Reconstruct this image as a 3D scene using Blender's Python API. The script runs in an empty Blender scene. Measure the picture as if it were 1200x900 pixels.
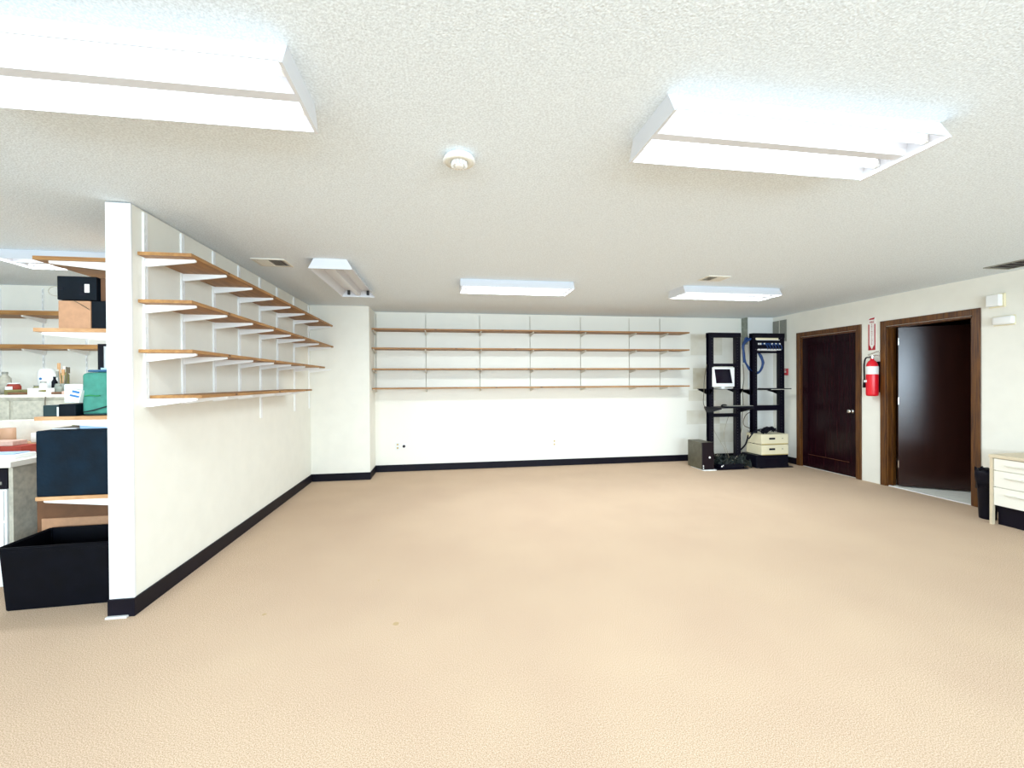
import bpy, bmesh, math, random
from mathutils import Vector, Matrix
PI = math.pi
random.seed(7)
C = bpy.context.scene.collection
SC = bpy.context.scene

# ------------------------------------------------------------------ camera, light, exposure
cam_d = bpy.data.cameras.new('camera')
cam = bpy.data.objects.new('camera', cam_d); C.objects.link(cam)
cam_d.sensor_width = 36; cam_d.sensor_fit = 'HORIZONTAL'; cam_d.lens = 506.2/1200*36; cam_d.clip_start = .02
Rv = Vector((0.98782552, -0.15544478, -0.00613697)); Uv = Vector((0.00692093, 0.00450264, 0.99996591)); Fv = Vector((0.15541185, 0.98783432, -0.00552364))
m = Matrix((Rv, Uv, -Fv)).transposed().to_4x4(); m.translation = (0, 0, 1.368); cam.matrix_world = m
SC.camera = cam
vs = SC.view_settings; vs.view_transform = 'Standard'; vs.look = 'None'; vs.gamma = 1; vs.use_curve_mapping = False
vs.exposure = 0.53
SC.cycles.max_bounces = 10; SC.cycles.diffuse_bounces = 6

W = bpy.data.worlds.new('sky'); SC.world = W; W.use_nodes = True
wn = W.node_tree.nodes; bg = wn['Background']
bg.inputs[0].default_value = (.62, .8, 1, 1); bg.inputs[1].default_value = 1.2

def area(name, loc, rot, sx, sy, power, col):
    l = bpy.data.lights.new(name, 'AREA'); l.shape = 'RECTANGLE'; l.size = sx; l.size_y = sy; l.energy = power; l.color = col
    o = bpy.data.objects.new(name, l); C.objects.link(o); o.location = loc; o.rotation_euler = rot
    return o
WIN = [(-4.6, -1.2), (-.4, 4.6)]       # windows of the rear wall, x range
Z_W0, Z_W1, Y_REAR = .75, 2.2, -4.0
for a, b in WIN:                        # daylight entering through each window
    area('window_daylight', ((a+b)/2, Y_REAR-.05, (Z_W0+Z_W1)/2), (math.radians(88), 0, 0), b-a-.1, Z_W1-Z_W0-.1, 54*(b-a), (.68, .86, 1.0))

# ------------------------------------------------------------------ materials
def s2l(c):
    return tuple((x/12.92 if x <= .04045 else ((x+.055)/1.055)**2.4) for x in c)
def rgb(r, g, b): return s2l((r/255, g/255, b/255)) + (1,)
def mat(name, col, rough=.5, metal=0, noise=0, nscale=20, bump=0, bscale=200, spec=.5, emit=None, estr=0, coat=0, stretch=None, col2=None, detail=4):
    m = bpy.data.materials.new(name); m.use_nodes = True
    nt = m.node_tree; n = nt.nodes; b = n['Principled BSDF']
    b.inputs['Base Color'].default_value = col; b.inputs['Roughness'].default_value = rough; b.inputs['Metallic'].default_value = metal
    b.inputs['Specular IOR Level'].default_value = spec; b.inputs['Coat Weight'].default_value = coat
    tc = n.new('ShaderNodeTexCoord'); vec = tc.outputs['Object']
    if stretch:
        mp = n.new('ShaderNodeMapping'); mp.inputs['Scale'].default_value = stretch; nt.links.new(vec, mp.inputs[0]); vec = mp.outputs[0]
    if noise or col2:
        t = n.new('ShaderNodeTexNoise'); t.inputs['Scale'].default_value = nscale; t.inputs['Detail'].default_value = detail
        nt.links.new(vec, t.inputs['Vector'])
        r = n.new('ShaderNodeValToRGB'); r.color_ramp.elements[0].position = .35; r.color_ramp.elements[1].position = .65
        c2 = col2 if col2 else tuple(max(0, x*(1-noise)) for x in col[:3])+(1,)
        r.color_ramp.elements[0].color = c2; r.color_ramp.elements[1].color = col
        nt.links.new(t.outputs['Fac'], r.inputs[0]); nt.links.new(r.outputs[0], b.inputs['Base Color'])
    if bump:
        t2 = n.new('ShaderNodeTexNoise'); t2.inputs['Scale'].default_value = bscale; t2.inputs['Detail'].default_value = 3
        nt.links.new(vec, t2.inputs['Vector'])
        bp = n.new('ShaderNodeBump'); bp.inputs['Strength'].default_value = bump; bp.inputs['Distance'].default_value = .01
        nt.links.new(t2.outputs['Fac'], bp.inputs['Height']); nt.links.new(bp.outputs[0], b.inputs['Normal'])
    if emit:
        b.inputs['Emission Color'].default_value = emit; b.inputs['Emission Strength'].default_value = estr
    return m

M = {}
M['wall'] = mat('painted_wall', (.84, .82, .74, 1), .7, noise=.03, nscale=6, bump=.08, bscale=60)
M['wall_white'] = mat('white_trim_paint', (.76, .76, .75, 1), .5, noise=.02, nscale=5)
M['ceiling'] = mat('popcorn_ceiling', (.82, .89, .94, 1), .95, noise=.2, nscale=120, bump=.3, bscale=130)
def carpet():
    m = mat('carpet', (.76, .56, .35, 1), 1, bump=.45, bscale=560, spec=.05)
    nt = m.node_tree; n = nt.nodes; b = n['Principled BSDF']
    tc = n.new('ShaderNodeTexCoord')
    a = n.new('ShaderNodeTexNoise'); a.inputs['Scale'].default_value = 230; a.inputs['Detail'].default_value = 5
    c = n.new('ShaderNodeTexNoise'); c.inputs['Scale'].default_value = 1.6; c.inputs['Detail'].default_value = 4
    d = n.new('ShaderNodeTexNoise'); d.inputs['Scale'].default_value = 240; d.inputs['Detail'].default_value = 2
    for t in (a, c, d): nt.links.new(tc.outputs['Object'], t.inputs['Vector'])
    r = n.new('ShaderNodeValToRGB'); e = r.color_ramp.elements
    e[0].position = .33; e[0].color = (.46, .32, .205, 1); e[1].position = .66; e[1].color = (.84, .66, .50, 1)
    nt.links.new(a.outputs['Fac'], r.inputs[0])
    r3 = n.new('ShaderNodeValToRGB'); e = r3.color_ramp.elements
    e[0].position = .3; e[0].color = (.82, .78, .73, 1); e[1].position = .6; e[1].color = (1, 1, 1, 1)
    nt.links.new(d.outputs['Fac'], r3.inputs[0])
    r2 = n.new('ShaderNodeValToRGB'); e = r2.color_ramp.elements
    e[0].position = .3; e[0].color = (.93, .91, .92, 1); e[1].position = .7; e[1].color = (1, 1, 1, 1)
    nt.links.new(c.outputs['Fac'], r2.inputs[0])
    x1 = n.new('ShaderNodeMix'); x1.data_type = 'RGBA'; x1.blend_type = 'MULTIPLY'; x1.inputs[0].default_value = 1
    x2 = n.new('ShaderNodeMix'); x2.data_type = 'RGBA'; x2.blend_type = 'MULTIPLY'; x2.inputs[0].default_value = 1
    nt.links.new(r.outputs[0], x1.inputs[6]); nt.links.new(r2.outputs[0], x1.inputs[7])
    nt.links.new(x1.outputs[2], x2.inputs[6]); nt.links.new(r3.outputs[0], x2.inputs[7])
    out = x2.outputs[2]                # three small spots in the pile
    for p, rad in (((-.279, 2.514, 0), .017), ((-1.06, 2.746, 0), .012), ((-.455, 3.088, 0), .008)):
        vd = n.new('ShaderNodeVectorMath'); vd.operation = 'DISTANCE'; vd.inputs[1].default_value = p; nt.links.new(tc.outputs['Object'], vd.inputs[0])
        lt = n.new('ShaderNodeMath'); lt.operation = 'LESS_THAN'; lt.inputs[1].default_value = rad; nt.links.new(vd.outputs['Value'], lt.inputs[0])
        xm = n.new('ShaderNodeMix'); xm.data_type = 'RGBA'; xm.inputs[7].default_value = (.50, .36, .20, 1)
        nt.links.new(lt.outputs[0], xm.inputs[0]); nt.links.new(out, xm.inputs[6]); out = xm.outputs[2]
    nt.links.new(out, b.inputs['Base Color'])
    return m
M['carpet'] = carpet()
def patched_wall():                     # back wall: stains of older paint beside and behind the equipment racks
    m = mat('painted_wall_with_old_patches', (.84, .82, .74, 1), .7, bump=.08, bscale=60)
    nt = m.node_tree; n = nt.nodes; b = n['Principled BSDF']
    geo = n.new('ShaderNodeNewGeometry'); sep = n.new('ShaderNodeSeparateXYZ'); nt.links.new(geo.outputs['Position'], sep.inputs[0])
    ns = n.new('ShaderNodeTexNoise'); ns.inputs['Scale'].default_value = 5; nt.links.new(geo.outputs['Position'], ns.inputs['Vector'])
    def mth(op, a, bb):
        k = n.new('ShaderNodeMath'); k.operation = op
        for i, v in enumerate((a, bb)):
            if isinstance(v, (int, float)): k.inputs[i].default_value = v
            else: nt.links.new(v, k.inputs[i])
        return k.outputs[0]
    tot = None
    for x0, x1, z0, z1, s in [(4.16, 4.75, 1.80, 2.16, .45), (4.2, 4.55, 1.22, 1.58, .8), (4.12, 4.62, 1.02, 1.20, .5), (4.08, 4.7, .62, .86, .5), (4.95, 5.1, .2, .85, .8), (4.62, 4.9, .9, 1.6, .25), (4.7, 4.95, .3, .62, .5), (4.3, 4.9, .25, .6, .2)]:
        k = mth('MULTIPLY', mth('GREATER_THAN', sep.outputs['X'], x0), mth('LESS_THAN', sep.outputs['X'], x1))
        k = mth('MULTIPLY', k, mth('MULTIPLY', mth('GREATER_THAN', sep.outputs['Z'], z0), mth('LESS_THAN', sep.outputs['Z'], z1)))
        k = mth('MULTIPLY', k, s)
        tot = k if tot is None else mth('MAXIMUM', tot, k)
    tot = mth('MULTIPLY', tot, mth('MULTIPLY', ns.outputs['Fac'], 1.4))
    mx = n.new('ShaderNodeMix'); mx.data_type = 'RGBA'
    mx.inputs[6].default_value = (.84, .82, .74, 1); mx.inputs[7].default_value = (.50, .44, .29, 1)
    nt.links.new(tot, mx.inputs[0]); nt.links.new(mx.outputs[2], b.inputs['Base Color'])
    return m
M['wall_patch'] = patched_wall()
M['rubber'] = mat('black_cove_base', (.004, .003, .009, 1), .45, noise=.3, nscale=8, spec=.18)
M['white_metal'] = mat('white_enamel', (.88, .88, .87, 1), .35)
M['grey_metal'] = mat('grey_standard', (.55, .53, .48, 1), .4, metal=.3)
M['fix'] = mat('fixture_enamel', (.66, .67, .70, 1), .4)
M['tube'] = mat('lit_tube', (.9, .9, .9, 1), .5, emit=(.86, .93, 1, 1), estr=2.2)
M['lens'] = mat('lit_acrylic', (.9, .9, .9, 1), .4, emit=(.86, .93, 1, 1), estr=1.1)
M['socket'] = mat('lamp_socket_black', (.02, .02, .02, 1), .5)
M['wood'] = mat('pine_board', (.42, .21, .06, 1), .55, stretch=(1, .12, 1), col2=(.27, .12, .03, 1), nscale=26)
M['wood_x'] = mat('pine_board_lengthwise', (.40, .20, .06, 1), .55, stretch=(.12, 1, 1), col2=(.26, .115, .03, 1), nscale=26)
M['wood_pale'] = mat('pale_pine', (.58, .34, .17, 1), .6, stretch=(.3, .3, 1), col2=(.44, .22, .09, 1), nscale=26)
M['knot'] = mat('wood_knot', (.12, .05, .015, 1), .6)
M['door'] = mat('dark_stained_wood', (.016, .003, .005, 1), .24, stretch=(6, 6, .35), col2=(.009, .002, .004, 1), nscale=6, detail=3, spec=.18)
M['door_gloss'] = mat('varnished_door_leaf', (.032, .010, .007, 1), .22, stretch=(6, 6, .35), col2=(.02, .006, .005, 1), nscale=6, spec=.6, bump=.06, bscale=160)
M['trim'] = mat('oak_trim', (.15, .055, .008, 1), .4, stretch=(9, 9, .5), col2=(.05, .015, .004, 1), nscale=8)
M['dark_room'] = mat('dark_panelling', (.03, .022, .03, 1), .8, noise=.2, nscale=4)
M['tile'] = mat('pale_floor_tile', (.90, .90, .82, 1), .8, noise=.08, nscale=12)
M['rack'] = mat('black_rack_steel', (.003, .002, .008, 1), .42, noise=.2, nscale=40, spec=.18)
M['black'] = mat('black_plastic', (.003, .003, .009, 1), .45, noise=.2, nscale=30, spec=.18)
M['screen'] = mat('black_screen', (.004, .004, .012, 1), .15)
M['cream'] = mat('cream_plastic', (.80, .72, .50, 1), .5, noise=.04, nscale=10)
M['cream_d'] = mat('ochre_seam', (.55, .42, .16, 1), .5)
M['pc_side'] = mat('grey_brown_steel', (.11, .10, .065, 1), .45, noise=.3, nscale=14)
M['pc_front'] = mat('dark_maroon_plastic', (.008, .003, .006, 1), .45, spec=.25)
M['white_pl'] = mat('white_plastic', (.85, .85, .83, 1), .45)
M['blue'] = mat('blue_cable_jacket', (.008, .045, .17, 1), .45)
M['wire'] = mat('brown_wire_jacket', (.10, .08, .05, 1), .5)
M['wire_grey'] = mat('beige_wire_jacket', (.42, .36, .26, 1), .5)
M['wire_green'] = mat('dark_green_wire', (.004, .009, .007, 1), .5)
M['red'] = mat('red_enamel', (.72, .008, .02, 1), .3)
M['red_dk'] = mat('sign_red', (.42, .008, .02, 1), .5)
M['sign'] = mat('sign_white', (.85, .83, .80, 1), .5)
M['chrome'] = mat('chrome', (.8, .78, .72, 1), .2, metal=1)
M['grille'] = mat('grey_grille', (.28, .28, .24, 1), .5, noise=.15, nscale=50)
M['grille_w'] = mat('ivory_grille', (.72, .69, .60, 1), .5)
M['duct'] = mat('dark_duct', (.02, .008, .012, 1), .8)
M['col'] = mat('column_paint', (.80, .80, .77, 1), .6)
M['grey_green'] = mat('grey_green_matte', (.30, .33, .28, 1), .8, noise=.3, nscale=20)  # colour of cup, can and jar, also the painted shade on the chase
M['desk_top'] = mat('tan_laminate', (.66, .56, .40, 1), .5, noise=.06, nscale=15)
M['desk_wh'] = mat('ivory_drawer_laminate', (.84, .81, .72, 1), .45)
M['navy'] = mat('dark_navy_card', (.0006, .010, .022, 1), .7, noise=.45, nscale=9, bump=.2, bscale=40, spec=.18)
M['navy2'] = mat('blue_black_card', (.0005, .004, .009, 1), .65, noise=.4, nscale=12, spec=.18)
M['card'] = mat('brown_cardboard', (.50, .27, .15, 1), .8, noise=.12, nscale=30)
M['card_dk'] = mat('dark_brown_cardboard', (.16, .07, .03, 1), .8, noise=.25, nscale=9)
M['teal'] = mat('teal_cloth', (.055, .27, .205, 1), .8, noise=.18, nscale=25, bump=.3, bscale=60)
M['teal_dk'] = mat('dark_teal', (.002, .022, .026, 1), .6)
M['bluelid'] = mat('blue_plastic', (.008, .09, .19, 1), .4)
M['cyan'] = mat('cyan_print', (.01, .15, .42, 1), .4)
M['green'] = mat('green_marker', (.02, .24, .06, 1), .5)
M['beige'] = mat('speckled_beige_laminate', (.52, .49, .40, 1), .7, noise=.25, nscale=28)
M['beige_l'] = mat('pale_pink_beige', (.74, .68, .60, 1), .7, noise=.08, nscale=20)
M['paper'] = mat('paper', (.84, .84, .82, 1), .7, noise=.05, nscale=20)
M['paper_pink'] = mat('pinkish_paper', (.70, .45, .36, 1), .8, noise=.25, nscale=18)
M['red_br'] = mat('brick_red_card', (.30, .03, .015, 1), .7)
M['olive'] = mat('olive_card', (.24, .22, .08, 1), .7, noise=.3, nscale=25)
M['paleblue'] = mat('pale_blue_plastic', (.40, .56, .74, 1), .4)
M['tape'] = mat('tan_tape_core', (.42, .24, .14, 1), .6)
M['tub'] = mat('black_tub_plastic', (.0015, .002, .005, 1), .6, noise=.4, nscale=14, spec=.1)
M['glass_f'] = mat('window_frame', (.7, .7, .7, 1), .4)

# ------------------------------------------------------------------ mesh helpers
class MB:
    def __init__(s): s.bm = bmesh.new()
    def box(s, x0, x1, y0, y1, z0, z1, bev=0, mt=None):
        r = bmesh.ops.create_cube(s.bm, size=1, matrix=Matrix.Translation(((x0+x1)/2, (y0+y1)/2, (z0+z1)/2)) @ Matrix.Diagonal((abs(x1-x0), abs(y1-y0), abs(z1-z0), 1)))
        vs_ = r['verts']
        if mt: bmesh.ops.transform(s.bm, matrix=mt, verts=vs_)
        if bev:
            es = list({e for v in vs_ for e in v.link_edges}); bmesh.ops.bevel(s.bm, geom=es, offset=bev, segments=2, affect='EDGES', profile=.5)
        return s
    def cyl(s, p0, p1, r0, r1=None, seg=16):
        p0, p1 = Vector(p0), Vector(p1); d = p1-p0; r1 = r0 if r1 is None else r1
        q = d.to_track_quat('Z', 'Y').to_matrix().to_4x4()
        bmesh.ops.create_cone(s.bm, cap_ends=True, segments=seg, radius1=r0, radius2=r1, depth=d.length, matrix=Matrix.Translation((p0+p1)/2) @ q)
        return s
    def lathe(s, prof, axis=(0, 0, 1), at=(0, 0, 0), seg=24):
        q = Vector(axis).to_track_quat('Z', 'Y').to_matrix().to_4x4(); T = Matrix.Translation(at) @ q; rings = []
        for r, z in prof:
            rings.append([s.bm.verts.new(T @ Vector((max(r, 1e-4)*math.cos(2*PI*k/seg), max(r, 1e-4)*math.sin(2*PI*k/seg), z))) for k in range(seg)])
        for a, b in zip(rings, rings[1:]):
            for k in range(seg): s.bm.faces.new((a[k], a[(k+1) % seg], b[(k+1) % seg], b[k]))
        s.bm.faces.new(rings[0][::-1]); s.bm.faces.new(rings[-1])
        return s
    def prism(s, pts, d):              # closed polygon extruded by vector d
        d = Vector(d); a = [s.bm.verts.new(Vector(p)) for p in pts]; b = [s.bm.verts.new(Vector(p)+d) for p in pts]
        n = len(pts); s.bm.faces.new(a); s.bm.faces.new(b[::-1])
        for k in range(n): s.bm.faces.new((a[k], b[k], b[(k+1) % n], a[(k+1) % n]))
        bmesh.ops.recalc_face_normals(s.bm, faces=s.bm.faces)
        return s
    def tube(s, pts, r, seg=8, sub=6):
        P = [Vector(p) for p in pts]
        if sub > 1 and len(P) > 2:
            Q = []
            for i in range(len(P)-1):
                p0 = P[max(i-1, 0)]; p1 = P[i]; p2 = P[i+1]; p3 = P[min(i+2, len(P)-1)]
                for k in range(sub):
                    t = k/sub
                    Q.append(.5*((2*p1)+(p2-p0)*t+(2*p0-5*p1+4*p2-p3)*t*t+(3*p1-p0-3*p2+p3)*t**3))
            Q.append(P[-1]); P = Q
        rings = []; up = Vector((.31, .2, .93))
        for i, p in enumerate(P):
            d = (P[min(i+1, len(P)-1)]-P[max(i-1, 0)]).normalized()
            a = d.cross(up); a = a.normalized() if a.length > 1e-3 else Vector((1, 0, 0)); b = d.cross(a)
            rings.append([s.bm.verts.new(p+r*(a*math.cos(2*PI*k/seg)+b*math.sin(2*PI*k/seg))) for k in range(seg)])
        for a, b in zip(rings, rings[1:]):
            for k in range(seg): s.bm.faces.new((a[k], a[(k+1) % seg], b[(k+1) % seg], b[k]))
        s.bm.faces.new(rings[0][::-1]); s.bm.faces.new(rings[-1])
        return s
    def build(s, name, m, parent=None, smooth=False, **props):
        me = bpy.data.meshes.new(name); bmesh.ops.recalc_face_normals(s.bm, faces=s.bm.faces)
        s.bm.to_mesh(me); s.bm.free(); me.materials.append(m)
        if smooth:
            for p in me.polygons: p.use_smooth = True
        o = bpy.data.objects.new(name, me); C.objects.link(o)
        if parent: o.parent = parent
        for k, v in props.items(): o[k] = v
        return o
def bx(*a, bev=0): return MB().box(*a, bev=bev)
def thing(name, label, cat, loc=(0, 0, 0), rz=0, group=None):
    o = bpy.data.objects.new(name, None); C.objects.link(o); o.empty_display_size = .1
    o.location = loc; o.rotation_euler = (0, 0, rz); o['label'] = label; o['category'] = cat
    if group: o['group'] = group
    return o
def tag(o, label, cat, group=None):
    o['label'] = label; o['category'] = cat
    if group: o['group'] = group
    return o
def struct(mb, name, m, parent=None):
    o = mb.build(name, m, parent)
    if not parent: o['kind'] = 'structure'
    return o
def sroot(name):
    o = bpy.data.objects.new(name, None); C.objects.link(o); o['kind'] = 'structure'; return o
def copy_tree(o, parent=None):
    c = o.copy(); C.objects.link(c); c.parent = parent
    for ch in [k for k in bpy.data.objects if k.parent == o]: copy_tree(ch, c)
    return c
def text(body, size, m, mw, parent, name='lettering'):
    cu = bpy.data.curves.new('t', 'FONT'); cu.body = body; cu.size = size; cu.align_x = 'CENTER'; cu.align_y = 'CENTER'; cu.extrude = .0006
    t = bpy.data.objects.new('t', cu); C.objects.link(t)
    me = bpy.data.meshes.new_from_object(t.evaluated_get(bpy.context.evaluated_depsgraph_get())); bpy.data.objects.remove(t)
    me.transform(mw); me.materials.clear(); me.materials.append(m)
    o = bpy.data.objects.new(name, me); C.objects.link(o); o.parent = parent
    return o

# ------------------------------------------------------------------ the room
H = 2.44; XP = -1.8205; XPL = -1.945; YN = 2.878; YJ = 6.32; XJ = -1.0375; YB = 6.809; XR = 5.611; YL = 5.43; XL = -5.4; WT = .12
D1 = (5.06, 6.15); D2 = (3.74, 4.80)          # casing outer edges, along y
struct(bx(XL-.2, 8.3, Y_REAR-.2, 7.0, -.1, 0), 'floor', M['carpet'])
struct(bx(XL-.2, 8.3, Y_REAR-.2, 7.0, H, H+.1), 'ceiling', M['ceiling'])
struct(bx(XJ, XR+WT, YB, YB+.12, 0, H), 'wall_back', M['wall_patch'])
j = struct(bx(XP, XJ, YJ, YB+.12, 0, H), 'wall_jog', M['wall'])
# partition that stands out into the room
struct(bx(XPL, XP, YN, YB, 0, H-.006), 'wall_partition', M['wall'])
struct(bx(XPL-.004, XP+.004, YN-.012, YN+.001, 0, H-.008), 'trim_1', M['wall_white'])
struct(bx(XL, XPL, YL, YL+.12, 0, H), 'wall_left_room', M['wall'])
struct(bx(XL-.12, XL, Y_REAR, YL+.12, 0, H), 'wall_left', M['wall'])
# right wall with two door openings
rw = MB()
o1 = (D1[0]+.07, D1[1]-.07); o2 = (D2[0]+.07, D2[1]-.07); ZT = 2.045
rw.box(XR, XR+WT, Y_REAR, o2[0], 0, H); rw.box(XR, XR+WT, o2[1], o1[0], 0, H); rw.box(XR, XR+WT, o1[1], YB+.12, 0, H)
rw.box(XR, XR+WT, o2[0], o2[1], ZT, H); rw.box(XR, XR+WT, o1[0], o1[1], ZT, H)
struct(rw, 'wall_right', M['wall'])
# rear wall with windows
rr = MB(); xs = [XL-.12] + [v for w in WIN for v in w] + [XR+WT]
for k in range(0, len(xs), 2): rr.box(xs[k], xs[k+1], Y_REAR-.12, Y_REAR, 0, H)
for a, b in WIN:
    rr.box(a, b, Y_REAR-.12, Y_REAR, 0, Z_W0); rr.box(a, b, Y_REAR-.12, Y_REAR, Z_W1, H)
struct(rr, 'wall_rear', M['wall'])
for k, (a, b) in enumerate(WIN):
    w = sroot('window_%d' % (k+1)); f = MB(); n = 3
    f.box(a, b, Y_REAR-.1, Y_REAR-.06, Z_W0, Z_W0+.05).box(a, b, Y_REAR-.1, Y_REAR-.06, Z_W1-.05, Z_W1)
    for q in range(n+1):
        x = a+.025+(b-a-.05)*q/n; f.box(x-.025, x+.025, Y_REAR-.1, Y_REAR-.06, Z_W0+.05, Z_W1-.05)
    f.build('window_frame', M['glass_f'], w)
# adjoining dark room behind the open door
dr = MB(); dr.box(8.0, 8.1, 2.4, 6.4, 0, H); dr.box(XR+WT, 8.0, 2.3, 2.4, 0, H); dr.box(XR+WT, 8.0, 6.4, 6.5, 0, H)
struct(dr, 'wall_next_room', M['dark_room'])
struct(bx(XR+.02, 8.0, 2.4, 6.4, .0, .006), 'trim_2', M['tile'])['label'] = 'pale tiled floor beyond the open door'
struct(bx(XR+.005, XR+.03, o2[0], o2[1], 0, .012), 'trim_3', M['wall_white'])
# black rubber base
BH = .105; T = .008
def base(name, *b): struct(bx(*b, bev=.002), name, M['rubber'])
base('baseboard_back', XJ+T, 5.15, YB-T, YB, 0, BH)
base('baseboard_jog_side', XJ, XJ+T, YJ, YB, 0, BH)
base('baseboard_jog_front', XP+T, XJ+T, YJ-T, YJ, 0, BH)
base('baseboard_partition', XP, XP+T+.004, YN-.014, YJ-T, 0, BH)
base('baseboard_partition_end', XPL-.006, XP+T+.004, YN-.012-T-.006, YN-.012, 0, BH)
base('baseboard_right_far', XR-T, XR, D1[1], 6.6, 0, BH)
base('baseboard_right_near', XR-T, XR, Y_REAR, D2[0], 0, BH)
struct(bx(XPL-.008, XP-.02, YN-.045, YN-.02, 0, .012, bev=.003), 'trim_4', M['glass_f'])
# corner chase
struct(bx(5.13, XR, 6.665, YB, 0, H), 'wall_corner_chase', M['col'])
struct(bx(5.117, 5.13, 6.665, YB, 1.98, H), 'trim_chase_shade', M['grey_green'])  # grey strip painting in the shade on the chase's left side
struct(bx(5.11, XR, 6.657, 6.665, 0, BH), 'baseboard_chase', M['rubber'])

# doors
def casing(mb, y0, y1, zt=2.118):
    w = .07; t = .018
    mb.box(XR-t, XR, y0, y0+w, 0, zt, bev=.004).box(XR-t, XR, y1-w, y1, 0, zt, bev=.004).box(XR-t, XR, y0+w, y1-w, zt-w, zt, bev=.004)
    return mb
d1 = sroot('door_1')
casing(MB(), *D1).build('casing', M['trim'], d1)
jm = MB(); jm.box(XR-.002, XR+WT, o1[0], o1[0]+.02, 0, ZT).box(XR-.002, XR+WT, o1[1]-.02, o1[1], 0, ZT).box(XR-.002, XR+WT, o1[0], o1[1], ZT-.02, ZT)
jm.build('jamb', M['trim'], d1)
a, b = o1[0]+.022, o1[1]-.022; x0, x1 = XR+.012, XR+.052
lf = MB(); s = .105
lf.box(x0, x1, a, a+s, .012, ZT-.022).box(x0, x1, b-s, b, .012, ZT-.022).box(x0, x1, a+s, b-s, .012, .20).box(x0, x1, a+s, b-s, ZT-.022-s, ZT-.022)
leaf = lf.build('door_leaf', M['door'], d1)
bx(x0+.018, x1-.006, a+s, b-s, .20, ZT-.022-s).build('recessed_panel', M['door'], leaf)
bx(x0+.002, x0+.02, a+s, b-s, .198, .205).build('bottom_bead', M['trim'], leaf)
kn = MB(); ky = a+.06
kn.lathe([(.028, 0), (.03, .006), (.012, .01), (.011, .035), (.024, .042), (.028, .056), (.022, .068), (.0, .072)], (-1, 0, 0), (x0, ky, .925)).build('door_knob', M['chrome'], d1, True, label='chrome knob')
d2 = sroot('door_2')
casing(MB(), *D2).build('casing', M['trim'], d2)
jm = MB(); jm.box(XR-.002, XR+WT, o2[0], o2[0]+.02, 0, ZT).box(XR-.002, XR+WT, o2[1]-.02, o2[1], 0, ZT).box(XR-.002, XR+WT, o2[0], o2[1], ZT-.02, ZT)
jm.box(XR+.05, XR+.07, o2[0]+.02, o2[0]+.032, 0, ZT-.02).box(XR+.05, XR+.07, o2[1]-.032, o2[1]-.02, 0, ZT-.02)
jm.build('jamb', M['trim'], d2)
hx, hy = XR+.078, 4.655; ang = math.atan2(4.20-4.607, 6.24-5.641)
mt = Matrix.Translation((hx, hy, 0)) @ Matrix.Rotation(ang, 4, 'Z')
lf = MB(); lf.box(0, .88, -.02, .02, .022, 2.02, mt=mt); leaf2 = lf.build('door_leaf', M['door_gloss'], d2)
kn = MB(); kp = mt @ Vector((.82, -.02, .93)); kd = mt.to_3x3() @ Vector((0, -1, 0))
kn.lathe([(.028, 0), (.03, .006), (.012, .01), (.011, .035), (.024, .042), (.028, .056), (.022, .068), (.0, .072)], kd, kp).build('door_knob', M['chrome'], d2, True)
hb = MB()
for z in (.25, 1.05, 1.8): hb.cyl((hx-.012, hy-.018, z), (hx-.012, hy-.018, z+.09), .006)
hb.build('hinge', M['chrome'], d2)

# ------------------------------------------------------------------ ceiling fluorescent fixtures
def fixture(label, cx, cy, rz, lit=True, name='ceiling_light', group=None, power=33, L=1.22, Wd=.39):
    t = thing(name, label, 'ceiling light', (cx, cy, H), rz, group)
    hl, hw, d = L/2, Wd/2, .082
    p = MB()                                                # pan with slanted side reflectors and a ridge in the middle
    p.box(-hl+.012, hl-.012, -hw+.045, hw-.045, -.012, 0)
    for sgn in (-1, 1):
        y1, y0 = sgn*hw, sgn*(hw-.045)
        p.prism([(-hl+.012, y0, 0), (-hl+.012, y0-sgn*.004, 0), (-hl+.012, y1-sgn*.004, -d), (-hl+.012, y1, -d)], (L-.024, 0, 0))
    p.build('housing', M['fix'], t)
    r = MB(); r.prism([(-hl+.012, -.034, -.012), (-hl+.012, -.022, -.072), (-hl+.012, .022, -.072), (-hl+.012, .034, -.012)], (L-.024, 0, 0)); r.build('ridge', M['fix'], t)
    for sgn in (-1, 1):
        e = MB(); x = sgn*hl
        e.prism([(x, -hw, -d-.004), (x, -hw+.045, 0), (x, hw-.045, 0), (x, hw, -d-.004)], (-sgn*.012, 0, 0)); e.build('end_plate', M['fix'], t)
    for sgn in (-1, 1):
        yy = sgn*.105
        if lit:
            MB().cyl((-hl+.03, yy, -.045), (hl-.03, yy, -.045), .019, seg=14).build('lamp_tube', M['tube'], t, True)
        for ex in (-1, 1):
            bx(ex*(hl-.012)-ex*.0, ex*(hl-.032), yy-.014, yy+.014, -.064, -.012, bev=.003).build('lamp_socket', M['white_pl'] if lit else M['socket'], t)
    if lit:
        for sgn in (-1, 1):                                  # the light each tube throws down out of its trough
            lp = bpy.data.lights.new('fluorescent', 'AREA'); lp.shape = 'RECTANGLE'; lp.size = L-.09; lp.size_y = .085; lp.energy = power/2; lp.color = (.82, .93, 1)
            lo = bpy.data.objects.new('fluorescent', lp); C.objects.link(lo); lo.parent = t; lo.location = (0, sgn*.105, -.068)
    return t
fixture('long lit fluorescent light on the ceiling, cut by the left edge of the photo', -1.095, 1.62, 0, power=20)
fixture('lit fluorescent ceiling light at upper right, its two tubes showing', 1.445, 1.66, 0, power=20)
fixture('lit fluorescent ceiling light in front of the middle of the shelved back wall', .785, 4.675, 0)
fixture('lit fluorescent ceiling light above the black equipment racks', 3.285, 4.675, 0)
fixture('unlit open fluorescent fixture without tubes beside the partition top', -.967, 4.58, PI/2, lit=False, L=1.27, Wd=.365)
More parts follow.
